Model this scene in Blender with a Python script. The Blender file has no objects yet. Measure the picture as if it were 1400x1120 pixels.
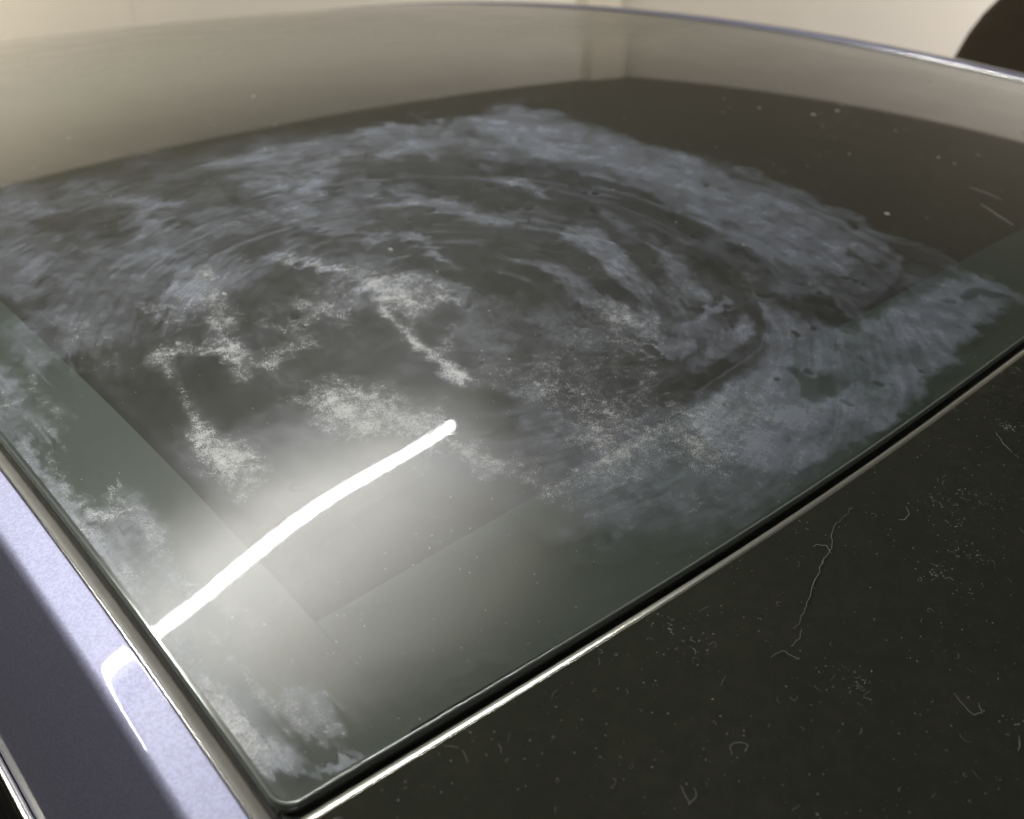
import bpy, bmesh, math, random
import numpy as np
from mathutils import Matrix, Vector

random.seed(7)
RNG = np.random.default_rng(11)
SC = bpy.context.scene
COL = SC.collection
ZO = 1.42                                    # height of the roof skin above the garage floor

# ------------------------------------------------------------------ camera
F = 1276.2 / 1400.0
CR = np.array([[0.7466, 0.3407, -0.5713], [-0.6630, 0.4514, -0.5972], [0.0544, 0.8247, 0.5629]])
CL = np.array([-0.0711, -0.1654, 0.28])
cam_d = bpy.data.cameras.new('camera')
cam = bpy.data.objects.new('camera', cam_d)
COL.objects.link(cam)
cam_d.sensor_width = 36.0
cam_d.lens = 36.0 * F
cam_d.clip_start = 0.01
cam_d.clip_end = 60
cam_d.dof.use_dof = True
cam_d.dof.focus_distance = 0.42
cam_d.dof.aperture_fstop = 9.0
u_, s_, vt_ = np.linalg.svd(CR)
Rm = u_ @ vt_
M4 = Matrix([list(Rm[i]) + [CL[i] + (ZO if i == 2 else 0)] for i in range(3)] + [[0, 0, 0, 1]])
cam.matrix_world = M4
SC.camera = cam

# ------------------------------------------------------------------ world, exposure
w = bpy.data.worlds.new('World')
SC.world = w
w.use_nodes = True
w.node_tree.nodes['Background'].inputs[0].default_value = (0.05, 0.05, 0.045, 1)
w.node_tree.nodes['Background'].inputs[1].default_value = 0.05
SC.view_settings.view_transform = 'Standard'
SC.view_settings.look = 'None'
SC.view_settings.exposure = 0.0
SC.render.engine = 'CYCLES'
SC.cycles.use_denoising = True
SC.cycles.max_bounces = 8
SC.cycles.transparent_max_bounces = 12
SC.cycles.sample_clamp_indirect = 4.0
SC.cycles.caustics_reflective = False

# ------------------------------------------------------------------ fill lights added out of view (the tube itself is built further down)
def area(name, loc, target, sx, sy, power, color, spread=100):
    l = bpy.data.lights.new(name, 'AREA')
    l.shape = 'RECTANGLE'; l.size = sx; l.size_y = sy; l.energy = power; l.color = color; l.spread = math.radians(spread)
    o = bpy.data.objects.new(name, l); COL.objects.link(o)
    o.location = loc
    d = Vector(target) - Vector(loc)
    o.rotation_euler = d.to_track_quat('-Z', 'Y').to_euler()
    return o
area('warm_wall_fill', (-1.0, 2.3, ZO + .55), (0.5, 4.0, ZO + .1), .6, .3, 38, (1.0, .90, .73))  # unseen fill, added to brighten the back wall with a warm tone
area('side_wall_fill', (2.7, -0.9, ZO + .55), (4.6, 1.9, ZO + .0), .8, .3, 62, (1.0, .93, .86))  # unseen fill, added to brighten the right wall
area('rear_fill', (-1.2, -2.0, ZO + .80), (0.4, 0.2, ZO), 1.2, .06, 3, (1.0, .97, .92), 170)  # unseen fill added behind the camera, also lights the gap edges

# ------------------------------------------------------------------ material helpers
def nmat(name):
    m = bpy.data.materials.new(name); m.use_nodes = True
    nt = m.node_tree; nt.nodes.clear()
    out = nt.nodes.new('ShaderNodeOutputMaterial')
    return m, nt, out
def N(nt, t, **kw):
    n = nt.nodes.new(t)
    for k, v in kw.items():
        if k.startswith('i_'):
            key = k[2:]
            key = int(key) if key.isdigit() else key.replace('_', ' ')
            n.inputs[key].default_value = v
        else: setattr(n, k, v)
    return n
def L(nt, a, b): nt.links.new(a, b)
def math_(nt, op, a, b=None, clamp=False):
    n = nt.nodes.new('ShaderNodeMath'); n.operation = op; n.use_clamp = clamp
    for i, v in enumerate((a, b)):
        if v is None: continue
        if isinstance(v, (int, float)): n.inputs[i].default_value = v
        else: L(nt, v, n.inputs[i])
    return n.outputs[0]
def ramp(nt, src, a, b, lo=0., hi=1.):
    n = nt.nodes.new('ShaderNodeMapRange'); n.interpolation_type = 'SMOOTHSTEP'
    L(nt, src, n.inputs[0])
    n.inputs[1].default_value = a; n.inputs[2].default_value = b
    n.inputs[3].default_value = lo; n.inputs[4].default_value = hi
    return n.outputs[0]
def noise(nt, scale, detail=2, rough=.5, dist=0., vec=None, lac=2.):
    n = nt.nodes.new('ShaderNodeTexNoise')
    n.inputs['Scale'].default_value = scale; n.inputs['Detail'].default_value = detail
    n.inputs['Roughness'].default_value = rough; n.inputs['Distortion'].default_value = dist
    if vec is None:
        tc = nt.nodes.new('ShaderNodeTexCoord'); vec = tc.outputs['Object']
    L(nt, vec, n.inputs['Vector'])
    return n.outputs['Fac']
def simple(name, col, rough=.5, metal=0., coat=0., var=.0, vscale=40., bump=0., bscale=300.):
    m, nt, out = nmat(name)
    p = N(nt, 'ShaderNodeBsdfPrincipled')
    p.inputs['Base Color'].default_value = (*col, 1); p.inputs['Roughness'].default_value = rough
    p.inputs['Metallic'].default_value = metal; p.inputs['Coat Weight'].default_value = coat
    p.inputs['Coat Roughness'].default_value = .03
    if var:
        f = noise(nt, vscale, 5, .6)
        mx = N(nt, 'ShaderNodeMix', data_type='RGBA')
        mx.inputs[6].default_value = (*[c * (1 - var) for c in col], 1)
        mx.inputs[7].default_value = (*[min(1, c * (1 + var)) for c in col], 1)
        L(nt, f, mx.inputs[0]); L(nt, mx.outputs[2], p.inputs['Base Color'])
    if bump:
        b = N(nt, 'ShaderNodeBump'); b.inputs['Strength'].default_value = bump; b.inputs['Distance'].default_value = .0005
        L(nt, noise(nt, bscale, 3), b.inputs['Height']); L(nt, b.outputs[0], p.inputs['Normal'])
    L(nt, p.outputs[0], out.inputs[0])
    return m

# dark roof glass: sharp reflection plus the soft bloom of an unclean surface
def glass_mat(name, tint, haze_w, haze_r, see=True, attr=False, grime=.03, body=(.022, .024, .017)):
    m, nt, out = nmat(name)
    if see: base = N(nt, 'ShaderNodeBsdfTransparent', i_0=(*tint, 1)).outputs[0]
    else: base = N(nt, 'ShaderNodeBsdfDiffuse', i_0=(*body, 1)).outputs[0]
    g1 = N(nt, 'ShaderNodeBsdfAnisotropic', i_0=(1, 1, 1, 1), i_1=.02)
    g2 = N(nt, 'ShaderNodeBsdfAnisotropic', i_0=(1, 1, 1, 1), i_1=haze_r); g2.distribution = 'BECKMANN'
    bl = noise(nt, 14, 4, .6)
    if attr:
        af = N(nt, 'ShaderNodeAttribute', attribute_name='dulled').outputs['Fac']
        L(nt, math_(nt, 'ADD', .02, math_(nt, 'MULTIPLY', af, .24)), g1.inputs['Roughness'])
        g3 = N(nt, 'ShaderNodeBsdfAnisotropic', i_0=(1, 1, .97, 1), i_1=.46); g3.distribution = 'BECKMANN'
        m3 = N(nt, 'ShaderNodeMixShader', i_0=.34); L(nt, g2.outputs[0], m3.inputs[1]); L(nt, g3.outputs[0], m3.inputs[2])
        g2 = m3
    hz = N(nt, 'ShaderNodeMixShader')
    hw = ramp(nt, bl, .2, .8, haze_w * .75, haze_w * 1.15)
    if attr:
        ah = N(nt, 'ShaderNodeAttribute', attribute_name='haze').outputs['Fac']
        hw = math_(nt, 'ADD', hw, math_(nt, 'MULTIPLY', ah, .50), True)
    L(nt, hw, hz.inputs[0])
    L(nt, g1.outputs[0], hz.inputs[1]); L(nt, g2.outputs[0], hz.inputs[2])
    lw = N(nt, 'ShaderNodeLayerWeight'); lw.inputs[0].default_value = .5          # two-sided Schlick reflectance
    fr = math_(nt, 'ADD', .042, math_(nt, 'MULTIPLY', math_(nt, 'POWER', lw.outputs['Facing'], 5.0), .958), True)
    if attr: fr = math_(nt, 'ADD', fr, math_(nt, 'MULTIPLY', ah, .052), True)      # hazy film; mirror share raised to brighten the tube's glow
    mx = N(nt, 'ShaderNodeMixShader'); L(nt, fr, mx.inputs[0])
    L(nt, base, mx.inputs[1]); L(nt, hz.outputs[0], mx.inputs[2])
    # a breath of smooth grime over all of it
    df = N(nt, 'ShaderNodeBsdfDiffuse', i_0=(.38, .37, .30, 1))
    gm = N(nt, 'ShaderNodeMixShader')
    gw = ramp(nt, noise(nt, 22, 6, .62, .4), .3, .75, grime * .65, grime * 1.35)
    fn = ramp(nt, noise(nt, 150, 7, .68, .6), .35, .7, .55, 1.5)
    gw = math_(nt, 'MULTIPLY', gw, fn)
    if attr: gw = math_(nt, 'ADD', gw, math_(nt, 'ADD', math_(nt, 'MULTIPLY', ah, .13), math_(nt, 'MULTIPLY', af, .22)))  # pale tone fills out the tube's glow; far end dims the mirrored wall
    L(nt, gw, gm.inputs[0])
    L(nt, mx.outputs[0], gm.inputs[1]); L(nt, df.outputs[0], gm.inputs[2])
    L(nt, gm.outputs[0], out.inputs[0])
    return m

def film_mat():
    m, nt, out = nmat('dried residue')
    a_f = N(nt, 'ShaderNodeAttribute', attribute_name='film').outputs['Fac']
    a_g = N(nt, 'ShaderNodeAttribute', attribute_name='grain').outputs['Fac']
    a_s = N(nt, 'ShaderNodeAttribute', attribute_name='swirl').outputs['Vector']
    # smooth smeared film, streaked along the wiping direction
    st = noise(nt, 1.0, 6, .62, .3, vec=a_s)
    blot = noise(nt, 60, 7, .62, .5)
    fine = noise(nt, 420, 4, .65)
    mixn = math_(nt, 'ADD', math_(nt, 'MULTIPLY', st, .36), math_(nt, 'ADD', math_(nt, 'MULTIPLY', blot, .38), math_(nt, 'MULTIPLY', fine, .26)))
    mod = ramp(nt, mixn, .36, .64, .50, 1.32)
    st2 = noise(nt, 3.2, 5, .7, .2, vec=a_s)
    a_d = N(nt, 'ShaderNodeAttribute', attribute_name='directed').outputs['Fac']
    mod = math_(nt, 'MULTIPLY', mod, math_(nt, 'ADD', 1.0, math_(nt, 'MULTIPLY', a_d, ramp(nt, st2, .35, .62, -.45, .30))))
    fil = math_(nt, 'MULTIPLY', math_(nt, 'POWER', a_f, 1.1), mod, True)
    # powdery grains
    n1 = noise(nt, 2100, 2, .8)
    n2 = noise(nt, 260, 3, .6)
    th = math_(nt, 'ADD', n1, math_(nt, 'MULTIPLY', math_(nt, 'SUBTRACT', n2, .5), .35))
    thr = math_(nt, 'SUBTRACT', .67, math_(nt, 'MULTIPLY', a_g, .36))
    df_ = math_(nt, 'MULTIPLY', math_(nt, 'SUBTRACT', th, thr), 4.5, True)
    gr = math_(nt, 'MULTIPLY', df_, math_(nt, 'MINIMUM', math_(nt, 'MULTIPLY', a_g, 3.0), 1.0), True)
    alpha = math_(nt, 'SUBTRACT', 1.0, math_(nt, 'MULTIPLY', math_(nt, 'SUBTRACT', 1.0, math_(nt, 'MULTIPLY', fil, .53)), math_(nt, 'SUBTRACT', 1.0, math_(nt, 'MULTIPLY', gr, .54))), True)
    colm = N(nt, 'ShaderNodeMix', data_type='RGBA')
    colm.inputs[6].default_value = (.275, .305, .375, 1); colm.inputs[7].default_value = (.64, .64, .63, 1)
    L(nt, gr, colm.inputs[0])
    d = N(nt, 'ShaderNodeBsdfDiffuse'); L(nt, colm.outputs[2], d.inputs[0])
    g = N(nt, 'ShaderNodeBsdfAnisotropic', i_0=(.14, .14, .14, 1), i_1=.45)
    ad = N(nt, 'ShaderNodeAddShader'); L(nt, d.outputs[0], ad.inputs[0]); L(nt, g.outputs[0], ad.inputs[1])
    tr = N(nt, 'ShaderNodeBsdfTransparent')
    mx = N(nt, 'ShaderNodeMixShader'); L(nt, alpha, mx.inputs[0]); L(nt, tr.outputs[0], mx.inputs[1]); L(nt, ad.outputs[0], mx.inputs[2])
    L(nt, mx.outputs[0], out.inputs[0])
    return m

def paint_mat():
    m, nt, out = nmat('lavender grey metallic paint')
    p = N(nt, 'ShaderNodeBsdfPrincipled')
    v = nt.nodes.new('ShaderNodeTexVoronoi'); v.inputs['Scale'].default_value = 1500
    tc = nt.nodes.new('ShaderNodeTexCoord'); L(nt, tc.outputs['Object'], v.inputs['Vector'])
    cr = N(nt, 'ShaderNodeSeparateColor'); L(nt, v.outputs['Color'], cr.inputs[0])
    mx = N(nt, 'ShaderNodeMix', data_type='RGBA')
    mx.inputs[6].default_value = (.36, .365, .51, 1); mx.inputs[7].default_value = (.46, .465, .64, 1)
    L(nt, ramp(nt, cr.outputs[0], 0, 1), mx.inputs[0]); L(nt, mx.outputs[2], p.inputs['Base Color'])
    p.inputs['Metallic'].default_value = .60; p.inputs['Roughness'].default_value = .58
    p.inputs['Coat Weight'].default_value = 1; p.inputs['Coat Roughness'].default_value = .015
    b = N(nt, 'ShaderNodeBump'); b.inputs['Strength'].default_value = .12; b.inputs['Distance'].default_value = .0002
    L(nt, cr.outputs[1], b.inputs['Height']); L(nt, b.outputs[0], p.inputs['Normal'])
    L(nt, p.outputs[0], out.inputs[0])
    return m

M_GLASS = glass_mat('tinted roof glass', (.83, .86, .83), .30, .30, attr=True, grime=.021)
M_FRONT = glass_mat('black front roof glass', (1, 1, 1), .30, .22, see=False, grime=.020)
M_FILM = film_mat()
M_PAINT = paint_mat()
M_FRIT = simple('green black ceramic border', (.046, .060, .050), .6)
M_SHADE = simple('brown black sunshade cloth', (.028, .024, .016), .9, var=.2, vscale=60)
M_OPEN = simple('black opening frame', (.018, .017, .015), .8)
M_RUB = simple('grey weathered rubber', (.25, .24, .215), .42, var=.25, vscale=90, bump=.3, bscale=700)
M_BLK = simple('black rubber', (.006, .006, .005), .6)
M_LIP = simple('bright trim lip', (.62, .61, .57), .22, metal=1.)
M_EDGE = simple('ground glass edge', (.22, .25, .23), .16, metal=.35, coat=1.)
M_FEDGE = simple('polished glass edge', (.66, .66, .60), .27, metal=.9)
M_DUST = simple('pale dust', (.50, .50, .46), .9)
M_SIDE = simple('dark window glass', (.012, .012, .014), .05)
M_CEIL = simple('dark ceiling board', (.100, .085, .060), .8, var=.25, vscale=3)
M_FLOOR = simple('garage concrete', (.14, .13, .12), .8, var=.3, vscale=4)
M_WALL = simple('cream wall paint', (.70, .675, .625), .7, var=.06, vscale=2)
M_POST = simple('olive painted post', (.58, .55, .47), .6, var=.08, vscale=6)
M_DARKOB = simple('dark brown padded cloth', (.105, .085, .058), .85, var=.3, vscale=12)
M_WHITE = simple('white enamel', (.75, .75, .72), .35)

# ------------------------------------------------------------------ object helpers
def link_mesh(name, verts, faces, mat, parent=None, smooth=True):
    me = bpy.data.meshes.new(name)
    me.from_pydata([tuple(v) for v in verts], [], [tuple(f) for f in faces])
    me.materials.append(mat)
    if smooth: me.polygons.foreach_set('use_smooth', [True] * len(me.polygons))
    me.update()
    o = bpy.data.objects.new(name, me); COL.objects.link(o)
    if parent: o.parent = parent; o.matrix_parent_inverse = Matrix.Translation(-Vector(parent_world(parent)))
    return o
def parent_world(p):
    return p.location.copy() if p.type == 'EMPTY' else Vector((0, 0, 0))   # meshes carry world coordinates
def empty(name, loc, label, cat):
    o = bpy.data.objects.new(name, None); COL.objects.link(o); o.location = loc
    o['label'] = label; o['category'] = cat; o.empty_display_size = .1
    return o
def tag(o, label, cat, group=None):
    o['label'] = label; o['category'] = cat
    if group: o['group'] = group
    return o
def fast_grid(name, V, nx, ny, mat, parent, keep=None, attrs=None):
    """V: (ny*nx,3); quads between neighbours, optionally only those in keep."""
    idx = np.arange(nx * ny, dtype=np.int64).reshape(ny, nx)
    q = np.stack([idx[:-1, :-1], idx[:-1, 1:], idx[1:, 1:], idx[1:, :-1]], -1).reshape(-1, 4)
    if keep is not None:
        q = q[keep[q].any(1)]
        used = np.zeros(len(V), bool); used[q.ravel()] = True
        rem = np.cumsum(used) - 1
        q = rem[q]; V = V[used]
        if attrs: attrs = {k: a[used] for k, a in attrs.items()}
    me = bpy.data.meshes.new(name)
    me.vertices.add(len(V)); me.vertices.foreach_set('co', V.astype(np.float32).ravel())
    me.loops.add(q.size); me.loops.foreach_set('vertex_index', q.ravel().astype(np.int32))
    me.polygons.add(len(q)); me.polygons.foreach_set('loop_start', np.arange(0, q.size, 4, dtype=np.int32))
    me.polygons.foreach_set('use_smooth', np.ones(len(q), bool))
    if attrs:
        for k, a in attrs.items():
            if a.ndim == 1:
                at = me.attributes.new(k, 'FLOAT', 'POINT'); at.data.foreach_set('value', a.astype(np.float32))
            else:
                at = me.attributes.new(k, 'FLOAT_VECTOR', 'POINT'); at.data.foreach_set('vector', a.astype(np.float32).ravel())
    me.update(calc_edges=True)
    me.materials.append(mat)
    o = bpy.data.objects.new(name, me); COL.objects.link(o)
    if parent: o.parent = parent; o.matrix_parent_inverse = Matrix.Translation(-Vector(parent_world(parent)))
    return o

# ------------------------------------------------------------------ the roof skin: a doubly curved shell
W_ = 1.165
def surf(x, y):
    x = np.asarray(x, float); y = np.asarray(y, float)
    return (-.047 * ((x - W_ / 2) ** 2 - (W_ / 2) ** 2) - .096 * ((y - .038) ** 2 - .038 ** 2)
            + .0025 * np.clip(y, 0, 9) ** 4 + .042 * y
            + .0085 * (y - .11) * np.exp(-((y - .11) / .1) ** 2) * np.sin(np.pi * np.clip(x / .165, 0, 1)) ** 2)
def nrm(x, y):
    e = 1e-4
    zx = (surf(x + e, y) - surf(x - e, y)) / (2 * e); zy = (surf(x, y + e) - surf(x, y - e)) / (2 * e)
    n = np.stack([-zx, -zy, np.ones_like(zx)], -1)
    return n / np.linalg.norm(n, axis=-1, keepdims=True)
def P3(x, y, h=0.):
    x = np.asarray(x, float) + 0 * np.asarray(y, float); y = np.asarray(y, float) + 0 * x
    return np.stack([x, y, surf(x, y) + ZO], -1) + nrm(x, y) * (np.asarray(h, float)[..., None] if np.ndim(h) else h)
def xleft(y):
    y = np.asarray(y, float); return np.where(y < .3, -.07 * np.clip(y, 0, 1) ** 2, -.0063 - .042 * (y - .3))
def xright(y):
    y = np.asarray(y, float); return W_ - .011 * np.clip(y, 0, 9) ** 2
_gp = np.polyfit([0, .02, .05, .092, .14, .19, .263, .364, .44, .495, .5825], [.0035, .002, -.0008, -.004, -.0078, -.011, -.0145, -.0158, -.0155, -.015, -.0148], 4)
def ygap(x):
    x = np.asarray(x, float); s = np.where(x > W_ / 2, W_ - x, x)
    return np.polyval(_gp, np.clip(s, -.05, 1))
def yfront(x):                                   # far edge of the front panel
    x = np.asarray(x, float)
    return ygap(x) - .0044 - .0004 * np.clip(x / .5, 0, 1)

YEND = 2.05

def sweep(name, path, outn, prof, mat, parent, smooth=True, caps=True):
    """path Nx3, outn Nx3 horizontal outward unit vectors, prof list of (out, up)."""
    path = np.asarray(path); n = nrm(path[:, 0], path[:, 1])
    rows = [path + outn * a + n * b for a, b in prof]
    k = len(prof); V = np.stack(rows, 1).reshape(-1, 3); m = len(path)
    Fc = [(i * k + j, i * k + j + 1, (i + 1) * k + j + 1, (i + 1) * k + j) for i in range(m - 1) for j in range(k - 1)]
    return link_mesh(name, V, Fc, mat, parent, smooth)

# ------------------------------------------------------------------ projection used to read traced points off the photograph onto the roof
def to_px(x, y):
    d = np.stack([x - CL[0], y - CL[1], surf(x, y) - CL[2]], -1) @ Rm
    return np.stack([700 - 1276.2 * d[..., 0] / d[..., 2], 560 + 1276.2 * d[..., 1] / d[..., 2]], -1)
def from_px(px, py):
    d = Rm @ np.array([px - 700., -(py - 560.), -1276.2]); d /= np.linalg.norm(d)
    t = np.linspace(.1, 2.6, 6000); q = CL + t[:, None] * d
    s = surf(q[:, 0], q[:, 1]) - q[:, 2]
    i = int(np.argmax(s > 0))
    return q[i, 0], q[i, 1]

# value noise on the roof plane
_lat = RNG.random((256, 256))
def vnoise(x, y, s, seed=0):
    x = x * s + 17.3 * (seed + 1); y = y * s + 9.1 * (seed + 1)
    ix = np.floor(x).astype(int); iy = np.floor(y).astype(int); fx = x - ix; fy = y - iy
    fx = fx * fx * fx * (fx * (fx * 6 - 15) + 10); fy = fy * fy * fy * (fy * (fy * 6 - 15) + 10)
    g = lambda a, b: _lat[a & 255, b & 255]
    return (g(ix, iy) * (1 - fx) + g(ix + 1, iy) * fx) * (1 - fy) + (g(ix, iy + 1) * (1 - fx) + g(ix + 1, iy + 1) * fx) * fy
def fbm(x, y, s, o=4, seed=0, r=.55):
    a = 1.; t = 0.; n = 0.
    for i in range(o):
        t = t + a * vnoise(x, y, s * 2 ** i, seed + i * 3); n += a; a *= r
    return t / n - .5

# =================================================================== SETTING
def box(name, lo, hi, mat, parent=None):
    x0, y0, z0 = lo; x1, y1, z1 = hi
    V = [(x0, y0, z0), (x1, y0, z0), (x1, y1, z0), (x0, y1, z0), (x0, y0, z1), (x1, y0, z1), (x1, y1, z1), (x0, y1, z1)]
    Fc = [(0, 3, 2, 1), (4, 5, 6, 7), (0, 1, 5, 4), (1, 2, 6, 5), (2, 3, 7, 6), (3, 0, 4, 7)]
    o = link_mesh(name, V, Fc, mat, parent, smooth=False)
    return o
HC = ZO + .87
YW, XW = 4.0, 4.62
for nm, lo, hi, mt in (('floor', (-4.2, -4.2, -.1), (4.9, 4.3, 0), M_FLOOR),
                       ('ceiling', (-4.2, -4.2, HC), (4.9, 4.3, HC + .1), M_CEIL),
                       ('wall_back', (-4.2, YW, 0), (XW, YW + .15, HC), M_WALL),
                       ('wall_right', (XW, -4.2, 0), (XW + .15, YW + .15, HC), M_WALL),
                       ('wall_front', (-4.2, -4.35, 0), (4.9, -4.2, HC), M_CEIL),
                       ('wall_left', (-4.35, -4.35, 0), (-4.2, YW + .15, HC), M_CEIL)):
    box(nm, lo, hi, mt)['kind'] = 'structure'

# raised wall panels with a recessed joint, and the darker corner post
def ray_xy(px, py, dist_y=None, dist_x=None):
    d = Rm @ np.array([px - 700., -(py - 560.), -1276.2])
    t = (dist_y - CL[1]) / d[1] if dist_y is not None else (dist_x - CL[0]) / d[0]
    return CL + d * t + np.array([0, 0, ZO])
jx = ray_xy(170, 10, dist_y=YW)[0]
bx_ = bpy.data.objects['wall_back']
box('cover_strip', (jx - .03, YW - .0025, .1), (jx + .03, YW - .0005, HC - .002), M_WALL, bx_)
cp = box('corner_post', (XW - .40, YW - .09, 0), (XW - .10, YW - .003, HC - .002), M_POST)
cp['label'] = 'olive painted post in the far corner between the two cream walls'; cp['category'] = 'post'

# dark rounded thing standing by the right wall
def dark_object():
    c = ray_xy(1474, 140, dist_x=2.2)
    root = empty('padded_chair', (c[0], c[1], 0), 'blurred dark brown rounded chair back beyond the roof before the cream wall', 'chair')
    # superellipse back cushion
    V = []; Fc = []; nu, nv = 40, 20
    for j in range(nv + 1):
        ph = -math.pi / 2 + math.pi * j / nv
        for i in range(nu):
            th = 2 * math.pi * i / nu
            se = lambda a, e: math.copysign(abs(a) ** e, a)
            X = .085 * se(math.cos(ph), .6) * se(math.cos(th), .8)
            Y = .30 * se(math.cos(ph), .75) * se(math.sin(th), .8)
            Z = .40 * se(math.sin(ph), .72)
            V.append((c[0] + X + .12 * Z * .3, c[1] + Y, c[2] - .14 + Z))
    for j in range(nv):
        for i in range(nu):
            Fc.append((j * nu + i, j * nu + (i + 1) % nu, (j + 1) * nu + (i + 1) % nu, (j + 1) * nu + i))
    link_mesh('backrest', V, Fc, M_DARKOB, root)
    z0 = c[2] - .5
    box('seat', (c[0] - .48, c[1] - .27, z0 - .12), (c[0] + .02, c[1] + .27, z0), M_DARKOB, root)
    for sx, sy in ((-.44, -.23), (-.44, .19), (-.02, -.23), (-.02, .19)):
        box('leg', (c[0] + sx, c[1] + sy, 0), (c[0] + sx + .04, c[1] + sy + .04, z0 - .12), M_BLK, root)
dark_object()

# =================================================================== THE CEILING TUBE (what the roof mirrors)
def emis(name, col, s):
    m, nt, out = nmat(name); e = N(nt, 'ShaderNodeEmission', i_0=(*col, 1), i_1=s); L(nt, e.outputs[0], out.inputs[0]); return m
M_TUBE = emis('lit tube', (1.0, 1.0, .965), 170)
def tube_lamp(p0, p1, zc):
    a = Vector((p0[0], p0[1], zc)); b = Vector((p1[0], p1[1], zc)); mid = (a + b) / 2
    root = empty('ceiling_lamp', mid, 'lit fluorescent tube on the dark ceiling, mirrored as bright streak in the glass', 'lamp')
    d = (b - a).normalized(); s = Vector((-d.y, d.x, 0)); up = Vector((0, 0, 1))
    def cyl(nm, A, B, r, mt, n=20):
        V = []; 
        for P in (A, B):
            for i in range(n):
                t = 2 * math.pi * i / n; V.append(P + s * math.cos(t) * r + up * math.sin(t) * r)
        Fc = [(i, (i + 1) % n, n + (i + 1) % n, n + i) for i in range(n)] + [tuple(range(n))[::-1], tuple(range(n, 2 * n))]
        return link_mesh(nm, V, Fc, mt, root)
    cyl('tube', a, b, .0096, M_TUBE)
    for A, B in ((a - d * .045, a - d * .001), (b + d * .001, b + d * .045)): cyl('end_cap', A, B, .0103, M_WHITE)
    V = []
    for P in (a - d * .05, b + d * .05):
        for q, h in ((-.012, .025), (.012, .025), (.015, HC - zc - .001), (-.015, HC - zc - .001)): V.append(P + s * q + up * h)
    link_mesh('housing', V, [(0, 1, 2, 3)[::-1], (4, 5, 6, 7), (0, 4, 5, 1), (1, 5, 6, 2), (2, 6, 7, 3), (3, 7, 4, 0)], M_WHITE, root, False)
tube_lamp((-.46, .655), (.735, .855), ZO + .80)

# =================================================================== THE CAR
car = empty('car', (W_ / 2, .9, 0), 'grey lavender car roof with a dust-specked black glass panel smeared by dried white residue', 'car')

NYB = 500
# sunroof glass -------------------------------------------------------
INS = .0016                                     # rounded rim width
def corner_round(x, y):                         # glass outline stays inside a small corner radius
    return x, y
def grid_uv(nx, ny, px_, py_, inset=0., y1=YEND, x1=None):
    u = np.linspace(0, 1, nx) ** px_; v = np.linspace(0, 1, ny) ** py_
    U, V = np.meshgrid(u, v)
    # two passes because each outline depends on the other
    X = xleft(V * y1) + inset + U * ((xright(V * y1) if x1 is None else x1) - inset - xleft(V * y1) - inset)
    Y = ygap(X) + inset + V * (y1 - ygap(X))
    return X, Y
X, Y = grid_uv(360, 400, 1.5, 1.5, INS)
RC = .0075
def roundcorner(X, Y, r):
    """pull the near left corner of a grid onto a rounded outline"""
    xl = xleft(Y) + INS; yl = ygap(X) + INS
    a = X - xl; b = Y - yl
    ins = (a < r) & (b < r)
    da = r - a; db = r - b
    L_ = np.maximum(np.hypot(da, db), 1e-9)
    mx_ = np.maximum(da, db)
    k = np.where(ins, np.where(L_ > 0, mx_ / L_, 1), 1)
    return np.where(ins, xl + r - da * k, X), np.where(ins, yl + r - db * k, Y)
X, Y = roundcorner(X, Y, RC)
sun = fast_grid('sunroof_glass', P3(X, Y).reshape(-1, 3), 360, 400, M_GLASS, car)
sun['label'] = 'tinted glass panel with green black border, hazy with grime'

# outline path of the near rim (left side, round corner, front side)
def rim_path(inset):
    pts = []
    for y in np.linspace(1.9, .012, 240) ** 1.0: pts.append((xleft(y) + inset, y))
    r = RC
    cx, cy = xleft(.009) + inset + r, float(ygap(.009)) + inset + r
    for t in np.linspace(0, 1, 24)[1:-1]:
        a = math.pi + t * math.pi / 2; pts.append((cx + r * math.cos(a), cy + r * math.sin(a)))
    for x in np.linspace(cx, W_ - .012, 420): pts.append((x, float(ygap(x)) + inset))
    p = np.array(pts); g = np.gradient(p, axis=0); g /= np.linalg.norm(g, axis=1, keepdims=True)
    out = np.stack([g[:, 1], -g[:, 0], 0 * g[:, 0]], -1)      # to the right of travel = outwards
    return P3(p[:, 0], p[:, 1]), out
rp, ro = rim_path(INS)
side = np.cross(np.gradient(rp, axis=0), np.array([0, 0, 1.]))
if (ro[5, 0] > 0): ro = -ro
arc = lambda r, a0, a1, n, cx=0., cy=0.: [(cx + r * math.sin(math.radians(a0 + (a1 - a0) * i / n)), cy + r * math.cos(math.radians(a0 + (a1 - a0) * i / n))) for i in range(n + 1)]
prof = [(0, 0), (.0001, .00005)] + arc(.0008, 0, 65, 6, .0004, -.0008) + [(.0013, -.0012), (.0013, -.0015)] + arc(.0005, 10, 110, 5, .0012, -.0021) + [(.0015, -.006)]
sweep('glass_rim', rp, ro, prof, M_EDGE, sun)
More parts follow.
